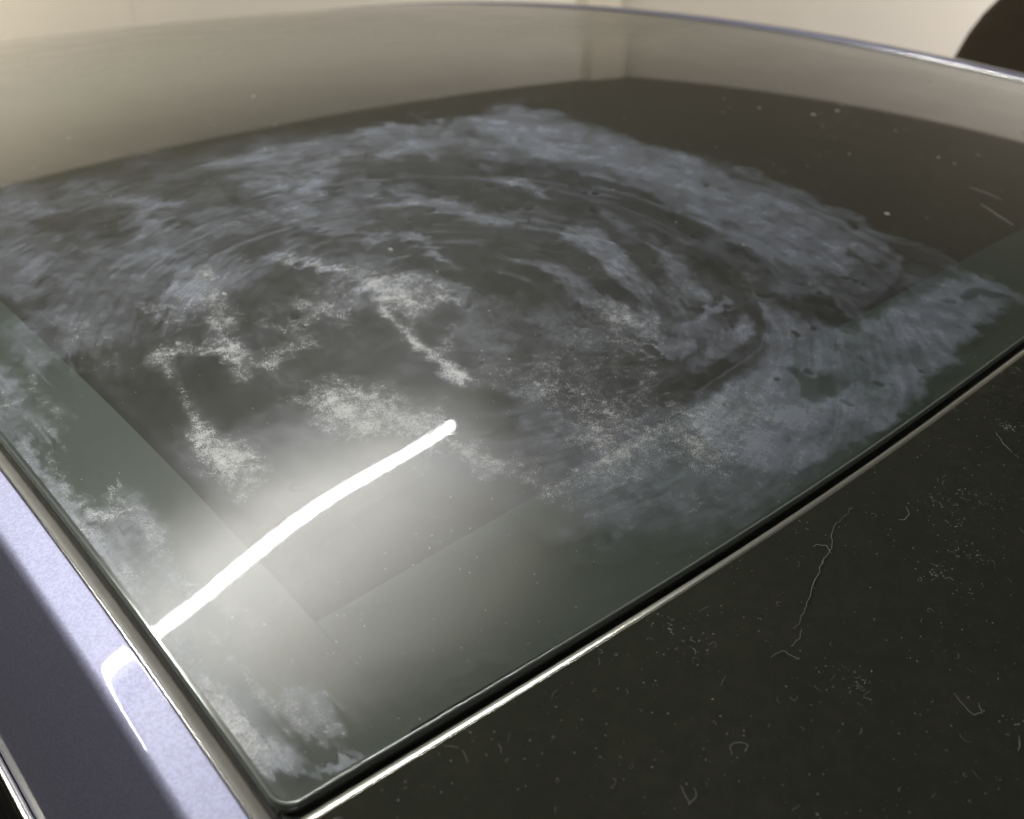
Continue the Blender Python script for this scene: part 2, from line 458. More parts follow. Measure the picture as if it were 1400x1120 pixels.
# black ceramic border and what shows through the clear middle
FX0 = lambda y: xleft(y) + .052
def quadstrip(name, pts_outer, pts_inner, depth, mat, parent):
    V = []; n = len(pts_outer)
    for a, b in zip(pts_outer, pts_inner):
        V.append(P3(a[0], a[1], -depth)); V.append(P3(b[0], b[1], -depth))
    Fc = [(2 * i, 2 * i + 1, 2 * i + 3, 2 * i + 2) for i in range(n - 1)]
    a_, b_, c_ = Vector(V[0]), Vector(V[1]), Vector(V[3])
    if (b_ - a_).cross(c_ - b_).z < 0: Fc = [f[::-1] for f in Fc]
    return link_mesh(name, V, Fc, mat, parent)
T = np.linspace(0, 1, 60)
ybf = .0665
quadstrip('ceramic_border', [(xleft(t) + .001, t) for t in T * 1.95], [(xleft(t) + .052, t) for t in T * 1.95], .0045, M_FRIT, sun)
quadstrip('ceramic_border', [(xleft(.03) + .0521 + t * (W_ - .106), float(ygap(t * W_)) + .001) for t in T], [(xleft(.03) + .0521 + t * (W_ - .106), ybf - .0025 * math.sin(math.pi * t)) for t in T], .0045, M_FRIT, sun)
quadstrip('ceramic_border', [(xright(t) - .001, t) for t in T * 1.95], [(xright(t) - .052, t) for t in T * 1.95], .0045, M_FRIT, sun)
X2, Y2 = np.meshgrid(np.linspace(-.004, W_ + .001, 40), np.linspace(-.004, 2.04, 60))
X2[:, 0] = xleft(Y2[:, 0]) + .001; X2[:, -1] = xright(Y2[:, -1]) - .001
HD = np.full(X2.shape, -.035); HD[0] = HD[-1] = -.0065; HD[:, 0] = HD[:, -1] = -.0065
sh = fast_grid('sunshade', P3(X2, Y2, HD).reshape(-1, 3), 40, 60, M_SHADE, car)
# rounded opening frame below the glass
def rrect(x0, y0, x1, y1, r, n=12):
    pts = []
    for cx, cy, a in ((x1 - r, y0 + r, -90), (x1 - r, y1 - r, 0), (x0 + r, y1 - r, 90), (x0 + r, y0 + r, 180)):
        for i in range(n + 1):
            t = math.radians(a + 90 * i / n); pts.append((cx + r * math.cos(t), cy + r * math.sin(t)))
    pts.append(pts[0]); return pts
quadstrip('opening_frame', rrect(.047, .060, 1.118, 1.7, .06), rrect(.064, .078, 1.10, 1.68, .05), .0085, M_OPEN, car)

# front glass panel -----------------------------------------------------
u = np.linspace(0, 1, 160); v = np.linspace(0, 1, 60) ** 1.2
U, V = np.meshgrid(u, v)
X = W_ - U * (W_ + .002); Y = yfront(X) - .0028 - V * .42
front = fast_grid('front_glass', P3(X, Y, -.0002).reshape(-1, 3), 160, 60, M_FRONT, car)
front['label'] = 'plain black glass panel nearest the camera, specked with dust and lint'
xs = np.linspace(-.002, W_, 500)
fp = P3(xs, yfront(xs) - .0028, -.0002); fo = np.tile([0, 1., 0], (500, 1))
prof = [(0, 0), (.0003, -.00022), (.0005, -.00005)] + arc(.0052, 3, 33, 9, .0003, -.0052) + arc(.0006, 40, 90, 5, .0028, -.0013) + [(.0035, -.0070)]
sweep('front_glass_rim', fp, fo, prof, M_FEDGE, front)
# black gasket down in the gap
xs = np.linspace(-.010, W_ + .004, 300)
gp0 = P3(xs, yfront(xs) - .0005, -.0052); go = np.tile([0, 1., 0], (300, 1))
sweep('gap_gasket', gp0, go, [(-.001, -.0005), (.001, .0002), (.0035, .0004), (.006, 0), (.009, -.001)], M_BLK, car)

# left side: rubber channel, bright lip, painted rail, flank -------------
ys = np.concatenate([np.linspace(-.42, .5, 500), np.linspace(.505, 2.0, 150)])
lp = P3(xleft(ys), ys); lo = np.tile([-1., 0, 0], (len(ys), 1))
def S(name, prof, mat, parent=car): return sweep(name, lp, lo, prof, mat, parent)
S('rubber_channel', [(-.004, -.009), (.0006, -.0088), (.0012, -.0064), (.0018, -.0046), (.0024, -.0034), (.0034, -.0025), (.0046, -.0016), (.0058, -.0011), (.0068, -.0009), (.0071, -.0012)], M_RUB)
S('bright_lip', [(.0070, -.0016), (.0070, -.0005)] + arc(.00035, -80, 80, 6, .00735, -.0005) + [(.0077, -.0020)], M_LIP)
pr = [(.0079, -.0030), (.0079, -.0010)] + arc(.0009, -90, 0, 5, .0088, -.0010)
pr += [(.0100, -.00008), (.0125, -.00020), (.0155, -.00036), (.0185, -.00054), (.0204, -.00070), (.0218, -.00090)]
x0, z0 = .0218, -.0009; ang = 12
for i in range(9):
    ang = 12 + (66 - 12) * (i + 1) / 9; x0 += .00062 * math.cos(math.radians(ang)); z0 -= .00062 * math.sin(math.radians(ang)); pr.append((x0, z0))
for i in range(7):
    ang += 1.0; x0 += .0140 * math.cos(math.radians(ang)) ; z0 -= .0140 * math.sin(math.radians(ang)); pr.append((x0, z0))
S('roof_rail', pr, M_PAINT)
E1 = (x0, z0)
S('window_trim', [(x0 - .0005, z0 - .002), (x0 + .001, z0 + .0008)] + arc(.0022, -40, 90, 8, x0 + .003, z0 - .001) + [(x0 + .0052, z0 - .006)], M_LIP)
S('window_seal', [(x0 + .0045, z0 - .004), (x0 + .008, z0 - .007), (x0 + .009, z0 - .018)], M_BLK)
S('side_window', [(x0 + .0075, z0 - .016), (x0 + .06, z0 - .12), (x0 + .13, z0 - .28), (x0 + .17, z0 - .42)], M_SIDE)
S('body_side', [(x0 + .172, z0 - .42), (x0 + .20, z0 - .425), (x0 + .235, z0 - .50), (x0 + .25, z0 - .75), (x0 + .22, z0 - 1.0), (x0 + .15, z0 - 1.13)], M_PAINT)
# right side ---------------------------------------------------------------
rpth = P3(xright(ys), ys); rout = np.tile([1., 0, 0], (len(ys), 1))
def S2(name, prof, mat): return sweep(name, rpth, rout, prof, mat, car)
S2('rubber_channel', [(-.001, -.003), (.0005, -.0015), (.004, -.002), (.0068, -.0009)], M_RUB)
S2('bright_lip', [(.0068, -.001), (.0068, .0002)] + arc(.0006, -80, 80, 6, .0075, .0002) + [(.0082, -.0010)], M_LIP)
pr2 = [(.0082, -.002), (.0082, .0002), (.0095, .0022), (.0125, .0034), (.018, .0040), (.026, .0034)]
x2, z2 = .026, .0034
for i in range(10):
    a2 = 10 + 58 * (i + 1) / 10; x2 += .0016 * math.cos(math.radians(a2)); z2 -= .0016 * math.sin(math.radians(a2)); pr2.append((x2, z2))
pr2 += [(x2 + .018, z2 - .045), (x2 + .022, z2 - .055)]
S2('roof_rail', pr2, M_PAINT)
S2('side_window', [(x2 + .02, z2 - .05), (x2 + .08, z2 - .2), (x2 + .15, z2 - .45)], M_SIDE)
S2('body_side', [(x2 + .152, z2 - .45), (x2 + .2, z2 - .5), (x2 + .22, z2 - .8), (x2 + .14, z2 - 1.15)], M_PAINT)
# rear closing and windscreen so that the roof is a car's from the side too
xs = np.linspace(-.09, W_, 60)
rr = P3(xs, 0 * xs + 2.0)
V = []
for k, (dy, dz) in enumerate([(0, 0), (.05, -.03), (.35, -.32), (.40, -.45), (.45, -1.0)]): V += [tuple(p + np.array([0, dy, dz])) for p in rr]
Fc = [(j * 60 + i, j * 60 + i + 1, (j + 1) * 60 + i + 1, (j + 1) * 60 + i) for j in range(4) for i in range(59)]
link_mesh('rear_window', V, Fc, M_SIDE, car)
xs = np.linspace(-.03, W_ + .03, 60)
rr = P3(np.clip(xs, 0, W_), 0 * xs - .43); rr[:, 0] = xs
V = []
for k, (dy, dz) in enumerate([(0.012, -.0005), (0, -.004), (-.35, -.24), (-.62, -.45), (-1.2, -.55), (-1.3, -.95)]): V += [tuple(p + np.array([0, dy, dz])) for p in rr]
Fc = [(j * 60 + i, j * 60 + i + 1, (j + 1) * 60 + i + 1, (j + 1) * 60 + i) for j in range(5) for i in range(59)]
link_mesh('windscreen', V, Fc, M_SIDE, car)

# =================================================================== DRIED RESIDUE on the sunroof glass
# (kind, channel, strength, softness px, warp, points[, width px]) traced on the photograph, laid on the curved glass
PAINT = []
def soften(ch, I, soft):
    if ch == 'h' or soft < 4.5: return soft
    if I < 0: return soft * 2.0
    return soft * (1.15 if ch == 'f' else 2.0)
def P(ch, I, soft, warp, *pts): PAINT.append(('p', ch, I, soften(ch, I, soft), warp * 1.3, pts, 0))
def K(ch, I, wd, soft, warp, *pts): PAINT.append(('s', ch, I * (1.15 if ch == 'g' and I > 0 else 1), soften(ch, I, soft), warp * 1.3, pts, wd))

# broad thin veil inside the wiped rectangle
P('v', 1., 30, .5, (-20,300),(0,262),(120,250),(240,215),(400,182),(560,176),(700,143),(830,180),(1000,235),(1180,315),(1330,385),(1340,450),(1250,560),(1120,660),(960,740),(760,760),(600,700),(500,640),(300,690),(120,500),(-20,420))
P('f', .16, 22, .7, (-20,330),(0,262),(120,250),(240,215),(400,182),(560,176),(700,143),(830,180),(1000,235),(1180,315),(1330,385),(1340,450),(1250,560),(1120,660),(960,720),(760,740),(640,690),(560,600),(300,690),(120,500),(-20,400))
# long bright band under the right edge of the rectangle
P('f', .52, 10, .25, (640,160),(700,143),(740,150),(830,179),(900,203),(1000,236),(1062,262),(1180,318),(1235,350),(1215,395),(1180,420),(1120,400),(1085,362),(1035,352),(975,320),(925,292),(880,262),(800,236),(740,214),(700,204),(655,188))
K('f', .35, 9, 8, .5, (700,196),(760,208),(830,226),(900,256),(960,290))
K('f', .25, 26, 22, .5, (860,230),(960,270),(1060,315),(1160,360))
K('f', -.6, 7, 6, .3, (1000,238),(1060,268),(1120,300),(1200,345),(1240,362))
K('f', .35, 10, 6, .3, (1010,232),(1070,255),(1130,285),(1180,300))
K('f', .40, 12, 8, .4, (1185,312),(1240,335),(1290,360),(1340,385),(1375,400))
K('f', -.75, 14, 10, .4, (1225,335),(1255,348),(1290,362))
# lower right field, strong and even
P('f', .62, 16, .45, (1046,402),(1100,430),(1170,446),(1225,412),(1300,380),(1362,402),(1380,425),(1335,440),(1325,480),(1272,515),(1262,540),(1225,575),(1160,600),(1090,640),(1020,640),(960,600),(935,565),(990,532),(1040,495),(1055,445))
P('f', .17, 50, .5, (930,560),(1050,500),(1180,560),(1130,640),(1010,700),(900,730),(760,700),(740,650),(850,610))
K('f', .18, 46, 40, .5, (1000,600),(1030,640),(1020,700))
P('f', -.72, 6, .3, (1076,503),(1092,500),(1110,512),(1140,508),(1168,520),(1145,538),(1105,555),(1085,540),(1090,524))
P('f', -.6, 16, .4, (1268,512),(1300,500),(1330,482),(1345,440),(1372,430),(1400,400),(1400,520),(1300,560))
K('f', -.45, 22, 20, .5, (1150,600),(1200,570),(1245,545))
K('f', .25, 10, 10, .5, (1070,640),(1150,608),(1200,585),(1225,572))
P('f', -.55, 12, .4, (1085,362),(1150,372),(1220,345),(1222,400),(1180,442),(1130,440),(1060,425),(1040,395))
K('f', .35, 14, 12, .5, (1060,330),(1110,378),(1150,410),(1185,432))
K('f', .30, 10, 8, .5, (1115,345),(1150,352),(1165,375))
K('f', .5, 16, 12, .5, (1340,378),(1375,398),(1400,412))
K('f', -.8, 9, 4, .4, (1165,352),(1185,358),(1206,364))
K('f', -.7, 9, 4, .3, (1320,402),(1345,404),(1370,408))
# dark sweep with rounded corner right of the middle
K('f', -.5, 24, 7, .15, (955,350),(1000,385),(1028,415),(1040,445),(1020,480),(975,512),(900,545))
K('f', .30, 3, 3, .1, (1028,395),(1046,425),(1050,452),(1038,478),(1000,505),(955,535))
# upper middle wisps
P('f', .34, 16, .7, (485,180),(540,168),(620,176),(640,192),(600,208),(560,220),(500,205))
K('f', .42, 13, 10, .6, (500,184),(530,174),(572,176))
K('f', .40, 12, 10, .6, (560,190),(585,200),(600,222))
K('f', .38, 8, 7, .6, (515,208),(545,206))
K('f', .40, 16, 12, .5, (625,168),(680,172),(740,178),(790,190))
K('f', .30, 9, 8, .5, (640,192),(700,212),(770,224),(850,244),(890,262))
K('f', .30, 8, 8, .5, (650,230),(690,240),(730,262))
K('f', -.6, 6, 5, .3, (690,210),(760,222),(840,238),(890,250))
K('f', .50, 14, 9, .5, (600,279),(640,292),(680,302),(705,296))
K('f', .30, 12, 10, .5, (545,266),(575,276),(600,280))
K('f', .50, 12, 8, .5, (556,322),(590,340),(606,350))
K('f', .28, 10, 9, .5, (520,322),(560,320),(600,345),(630,368))
K('f', .55, 10, 8, .5, (705,245),(725,250),(738,262))
# upper left smears
P('f', .30, 22, .7, (290,222),(350,205),(440,192),(490,205),(450,240),(440,280),(470,280),(500,300),(440,320),(380,290),(350,250))
K('f', .40, 16, 12, .6, (355,248),(400,256),(430,250))
K('f', .40, 20, 14, .6, (380,272),(410,280),(432,258),(450,225))
K('f', .42, 22, 14, .6, (470,242),(490,252),(500,268))
K('f', .45, 12, 9, .6, (478,270),(510,275))
K('f', .30, 14, 12, .6, (300,226),(350,216),(420,205),(480,190))
K('f', -.55, 18, 12, .5, (470,230),(455,255),(440,280))
K('f', -.45, 34, 20, .6, (245,290),(300,300),(320,270))
K('f', .42, 12, 8, .5, (165,270),(200,282),(230,284))
K('f', .36, 16, 10, .6, (170,308),(215,312),(228,305))
K('f', .48, 24, 18, .6, (175,352),(205,355),(230,362))
K('f', .30, 12, 12, .6, (120,345),(150,358),(190,372))
K('f', .28, 30, 26, .6, (100,262),(150,268),(180,285))
P('f', .42, 24, .6, (-20,335),(20,330),(60,360),(70,392),(40,420),(0,400),(-20,390))
K('f', .30, 14, 14, .6, (0,305),(50,330),(90,350))
K('f', -.5, 50, 36, .5, (60,300),(110,320),(150,325))
K('f', -.65, 52, 32, .5, (80,400),(150,410),(210,395))
K('f', .45, 16, 10, .6, (238,390),(270,395),(268,372))
K('f', .30, 26, 20, .6, (300,360),(330,380))
K('f', .3, 10, 9, .6, (350,300),(420,306),(470,320),(510,335))
K('f', .34, 10, 8, .6, (480,316),(500,324),(520,334))
# middle arcs, sparkling in the lamp light
K('f', .50, 10, 7, .5, (352,360),(385,352),(430,358),(460,368))
K('g', .48, 12, 8, .5, (385,358),(430,360),(462,370),(520,380),(560,378),(600,400),(630,408))
K('f', .55, 26, 16, .5, (500,385),(525,398),(545,396))
K('g', .55, 20, 14, .5, (505,385),(525,400),(515,410))
K('f', .50, 18, 12, .5, (560,378),(590,388),(620,402),(632,405))
K('f', .30, 40, 22, .5, (470,370),(520,375),(560,405))
K('g', .45, 30, 16, .5, (540,410),(570,420),(565,435))
K('g', .35, 16, 12, .5, (590,390),(600,410),(560,415))
K('g', .55, 13, 8, .4, (525,425),(550,452),(580,480),(605,500),(622,512))
K('f', .30, 8, 6, .4, (525,425),(560,462),(600,495))
K('g', .45, 12, 10, .5, (625,452),(610,475),(595,490))
K('g', .72, 26, 10, .3, (615,508),(635,520),(642,530))
K('f', .50, 22, 10, .3, (615,510),(636,522),(644,528))
# circle arcs right of centre
K('f', .55, 24, 12, .5, (785,318),(820,338),(845,358),(862,380))
K('f', .40, 9, 6, .4, (808,316),(835,330),(850,345))
K('f', .50, 26, 14, .5, (850,365),(870,385),(885,398))
K('f', .30, 9, 7, .4, (840,372),(860,392),(880,408))
K('f', .32, 12, 10, .4, (820,295),(855,312))
K('f', .40, 16, 12, .5, (890,330),(920,355),(945,385),(955,395))
K('f', .30, 30, 16, .5, (930,370),(950,400),(920,405))
K('f', .50, 22, 12, .5, (752,368),(780,390),(810,412),(835,420))
K('g', .42, 30, 14, .5, (820,415),(850,425),(840,440))
K('f', .28, 9, 7, .4, (712,355),(735,365))
for k_ in range(40):
    t_ = random.random(); R0_ = random.uniform(.05, .27); a0_ = random.uniform(-.3, 1.7); L_ = random.uniform(.2, .6)
    pts_ = []
    for q_ in range(7):
        a_ = a0_ + L_ * q_ / 6; rr_ = R0_ * (1 + .06 * math.sin(a_ * 2 + t_ * 6))
        v_ = to_px(np.array(.235 + rr_ * math.cos(a_)), np.array(.205 + rr_ * math.sin(a_))); pts_.append((float(v_[0]), float(v_[1])))
    K('f', random.choice((.16, .22, .28, -.35)), random.uniform(1, 5), 3.5, .12, *pts_)
# fingertip dabs
for cx, cy, rx, ry in ((838,427,24,15),(880,437,26,14),(925,475,26,17),(893,458,20,9)):
    P('f', .36, 5, .22, *[(cx+rx*math.cos(t*.6283), cy+ry*math.sin(t*.6283)) for t in range(10)])
    P('g', .26, 5, .22, *[(cx+rx*math.cos(t*.6283), cy+ry*math.sin(t*.6283)) for t in range(10)])
K('f', .6, 2.2, 2, .1, (877,478),(890,488),(905,489),(906,482),(895,473),(880,470))
K('f', .35, 2, 2, .2, (850,452),(862,466),(878,474))
K('f', .55, 11, 6, .3, (958,432),(975,424),(990,416),(998,420))
K('f', .35, 7, 6, .3, (935,438),(960,430))
K('f', .50, 26, 9, .3, (975,480),(990,466),(1010,455),(1020,447))
K('f', .45, 4, 3, .2, (1003,450),(1018,446))
P('f', -.8, 4, .2, (922,428),(945,420),(965,424),(950,435),(925,438))
K('f', .30, 20, 12, .5, (950,500),(980,478))
P('f', .30, 18, .6, (1040,352),(1090,370),(1130,400),(1100,420),(1060,400))
K('g', .33, 40, 30, .6, (860,470),(900,520),(850,560),(800,560))
K('g', .30, 60, 40, .6, (760,600),(820,600),(880,560),(930,540))
K('g', .45, 24, 20, .6, (660,560),(640,600),(680,640),(720,640),(760,620),(820,600))
K('g', .50, 34, 26, .5, (650,615),(690,640),(725,655))
K('g', .28, 30, 22, .6, (660,540),(690,548),(740,540))
K('g', .22, 70, 50, .6, (760,470),(820,500),(700,500))
P('g', .30, 20, .5, (730,665),(830,630),(900,580),(1000,530),(1060,560),(1000,620),(900,640),(860,680),(850,720),(800,735),(745,700))
P('g', .22, 40, .5, (950,540),(1060,480),(1100,560),(1060,640),(960,680),(900,640))
K('g', .22, 14, 10, .3, (735,700),(745,680),(790,655),(850,620),(900,585))
K('g', .30, 16, 12, .5, (850,740),(870,700),(880,690))
K('f', .30, 5, 4, .3, (945,615),(970,650),(985,680))
K('f', .30, 5, 4, .3, (985,680),(1000,690))
K('g', .32, 6, 5, .3, (930,672),(965,680),(940,700))
K('f', .26, 6, 5, .4, (870,640),(920,680))
K('f', -.6, 44, 30, .5, (700,400),(740,460),(720,500))
K('g', -.9, 34, 20, .5, (650,560),(690,560),(720,580),(740,600))
K('g', -.6, 26, 18, .5, (745,635),(790,610))
# window shaped streaks at left, very grainy
K('g', .50, 34, 18, .6, (285,380),(300,420),(310,470),(325,510))
K('g', .55, 22, 14, .5, (210,490),(240,480),(290,478),(330,480))
K('g', .62, 22, 14, .5, (218,492),(245,520),(262,560),(275,595))
K('g', .65, 46, 26, .5, (280,610),(310,640),(330,665))
K('g', .55, 50, 26, .5, (300,605),(340,620),(350,640))
K('g', .40, 22, 14, .6, (305,485),(330,500),(320,530))
K('g', .42, 26, 16, .6, (200,430),(240,422),(290,415))
K('f', .32, 30, 22, .6, (235,425),(280,400),(310,390))
K('f', .40, 34, 20, .6, (255,400),(265,390),(250,380))
K('g', .36, 22, 18, .6, (340,500),(370,490),(400,480),(425,465))
K('g', .50, 16, 12, .5, (352,495),(380,500))
K('g', .38, 14, 10, .6, (360,440),(410,450),(440,430),(480,440))
K('g', .38, 12, 10, .6, (410,418),(440,416),(465,430))
K('g', .24, 46, 36, .6, (110,450),(140,470),(120,500))
K('f', .24, 36, 30, .6, (70,445),(120,455),(160,470))
K('g', .16, 90, 70, .6, (180,600),(260,650))
K('g', .22, 60, 50, .6, (380,420),(460,400),(560,460))
K('g', -.8, 50, 34, .5, (180,470),(190,520),(220,570))
K('g', -.8, 60, 34, .5, (270,520),(320,560),(360,580),(420,560))
K('f', -.6, 60, 34, .5, (290,530),(340,580),(420,550))
K('f', -.6, 60, 34, .5, (160,470),(190,520),(230,590))
# clouds above the tube's reflection
P('g', .66, 22, .55, (412,545),(440,530),(510,522),(548,528),(568,560),(600,570),(618,585),(590,600),(540,590),(480,605),(450,600),(430,580))
K('g', .5, 20, 12, .4, (560,570),(600,575),(612,588))
K('g', .62, 16, 12, .4, (455,550),(480,575),(500,590))
K('g', .40, 18, 10, .4, (600,560),(612,545),(618,540))
K('g', .5, 18, 12, .5, (615,595),(650,625),(680,645))
P('g', -.8, 10, .9, (618,545),(650,530),(700,545),(700,585),(650,600),(622,590))
P('f', -.6, 14, .9, (618,545),(650,530),(700,545),(700,585),(650,600),(622,590))
# left border smears along the rubber
K('f', .55, 26, 18, .6, (-10,500),(20,560),(60,590))
K('g', .36, 22, 18, .6, (10,560),(50,580),(80,600))
K('f', .45, 24, 16, .6, (35,620),(80,680),(120,730),(170,780))
K('g', .34, 14, 10, .5, (70,625),(95,665),(120,700),(150,722))
K('f', .5, 26, 18, .6, (120,720),(160,770),(190,800),(160,740))
K('g', .34, 12, 10, .6, (120,680),(140,695),(150,705))
K('g', .6, 9, 5, .4, (143,678),(155,668),(165,660))
K('f', .6, 9, 6, .4, (120,700),(135,708),(155,700))
K('f', -.8, 4, 3, .2, (120,716),(140,713),(158,703))
K('f', .34, 40, 24, .6, (180,690),(210,740),(240,800))
K('g', .40, 46, 28, .6, (165,690),(215,740),(255,800))
K('g', .30, 30, 22, .6, (40,480),(60,510),(40,530))
K('f', .30, 30, 22, .6, (40,450),(50,500))
K('g', .30, 18, 12, .5, (55,550),(80,555))
K('f', .25, 5, 4, .3, (88,470),(98,500),(102,520))
# near left corner: thick chalky patch
P('f', .45, 30, .8, (150,690),(215,700),(262,790),(330,880),(372,960),(415,1040),(380,1085),(300,1000),(215,880),(130,760))  # residue, with the tube's glow along the left edge painted into it
K('f', .40, 30, 20, .8, (215,872),(262,940),(312,1010),(350,1060))
K('g', .34, 40, 24, .8, (190,800),(240,870),(300,960),(350,1040))
K('f', .50, 20, 16, .9, (-5,575),(60,640),(110,720),(160,790),(205,850))
K('g', .26, 30, 20, .9, (-5,560),(60,640),(120,720),(180,790))
K('g', .30, 30, 26, .9, (10,500),(60,560),(100,570))
K('f', .30, 30, 26, .9, (10,460),(60,500),(90,470))
P('f', .50, 16, .4, (205,870),(260,880),(320,930),(370,990),(420,1040),(400,1070),(370,1080),(340,1050),(280,960),(230,900))
P('f', .97, 7, .5, (262,925),(300,925),(330,965),(372,1010),(405,1030),(400,1050),(372,1062),(352,1072),(330,1042),(290,985))
P('g', .42, 9, .45, (262,925),(300,925),(330,965),(372,1010),(405,1030),(400,1050),(372,1062),(352,1072),(330,1042),(290,985))
P('f', .55, 16, .8, (350,950),(385,928),(430,935),(468,960),(455,1000),(420,1005),(395,990),(360,975))
P('g', .45, 14, .9, (350,950),(385,928),(430,935),(468,960),(462,1010),(420,1015),(395,990),(360,975))
K('g', .48, 20, 12, .8, (300,880),(320,900),(355,940))
P('f', .95, 4, .5, (442,1045),(462,1036),(492,1034),(496,1046),(478,1056),(455,1058))
K('f', .65, 10, 6, .6, (405,1055),(425,1058),(450,1052))
K('f', .4, 8, 6, .6, (440,1010),(460,1020),(490,1032))
P('f', -.85, 6, .4, (365,1075),(385,1055),(405,1062),(440,1062),(455,1060),(480,1060),(400,1100))
K('f', -.55, 2.5, 2, .05, (300,905),(340,950),(380,995),(420,1035),(440,1052))
K('f', -.45, 2.2, 2, .1, (330,975),(355,1000),(372,1025))
K('f', -.35, 2, 2, .1, (345,975),(372,1005))
# faint marks on the clean near border
for x0_, y0_, x1_, y1_ in ((600,912,700,880),(540,960,640,905),(575,950,640,935),(530,1005,590,970)):
    K('f', .12, 3, 9, 1.2, (x0_, y0_), ((x0_+x1_)/2, (y0_+y1_)/2-3), (x1_, y1_))
    K('g', .10, 6, 9, 1.2, (x0_, y0_), ((x0_+x1_)/2, (y0_+y1_)/2-3), (x1_, y1_))
K('f', .25, 30, 24, .8, (600,740),(660,745),(690,735))
K('g', .22, 40, 30, .8, (590,745),(650,740),(680,725))
K('g', .24, 26, 20, .8, (850,730),(900,740),(930,745))
for cx, cy, rx, ry in ((478,828,13,8),(520,823,12,8),(410,668,14,4),(662,588,10,6),(768,548,9,7),(890,525,14,6)):
    K('f', .34, 2, 2, .15, *[(cx+rx*math.cos(t*.62), cy+ry*math.sin(t*.62)) for t in range(0, 9)])
# dried drops: dark lens with a pale rim
for cx, cy, rx, ry, rot in ((432,237,7,2.5,0),(370,245,12,2,0),(332,302,6,3,-10),(404,433,8,4,0),(590,289,8,3,-5),(670,255,8,3,10),(655,251,5,2,10),(694,283,6,3,0),(722,286,9,4,3),(800,264,6,3,0),(814,265,7,3,5),(809,288,6,4,0),(947,323,5,3,10),(1156,381,8,3,15),(1168,386,6,3,15),(1090,456,9,4,25),(1113,448,5,4,10),(1105,508,9,3,20),(1200,524,11,4,20),(1158,551,13,4,28),(1261,508,9,3,20),(1296,411,15,4,8),(1060,520,6,3,0),(1120,402,6,3,10),(995,420,9,4,10),(966,255,5,3,10),(640,420,5,3,0),(1045,405,14,4,12),(895,360,5,3,10),(1180,392,5,2,10),(560,300,5,2,0),(990,430,7,3,10),(836,300,5,2,0)):
    ca, sa = math.cos(math.radians(rot)), math.sin(math.radians(rot))
    el = lambda k: [(cx + k*rx*math.cos(t)*ca - k*ry*math.sin(t)*sa, cy + k*rx*math.cos(t)*sa + k*ry*math.sin(t)*ca) for t in [i*.5236 for i in range(12)]]
    e_ = el(1.25)
    K('f', .34, 1.4, 2.2, .1, *(e_[0:7] if cy < 520 else e_[0:5]))
    P('f', -.75, 3, .12, *el(.85)); P('g', -.75, 3, .12, *el(.85))

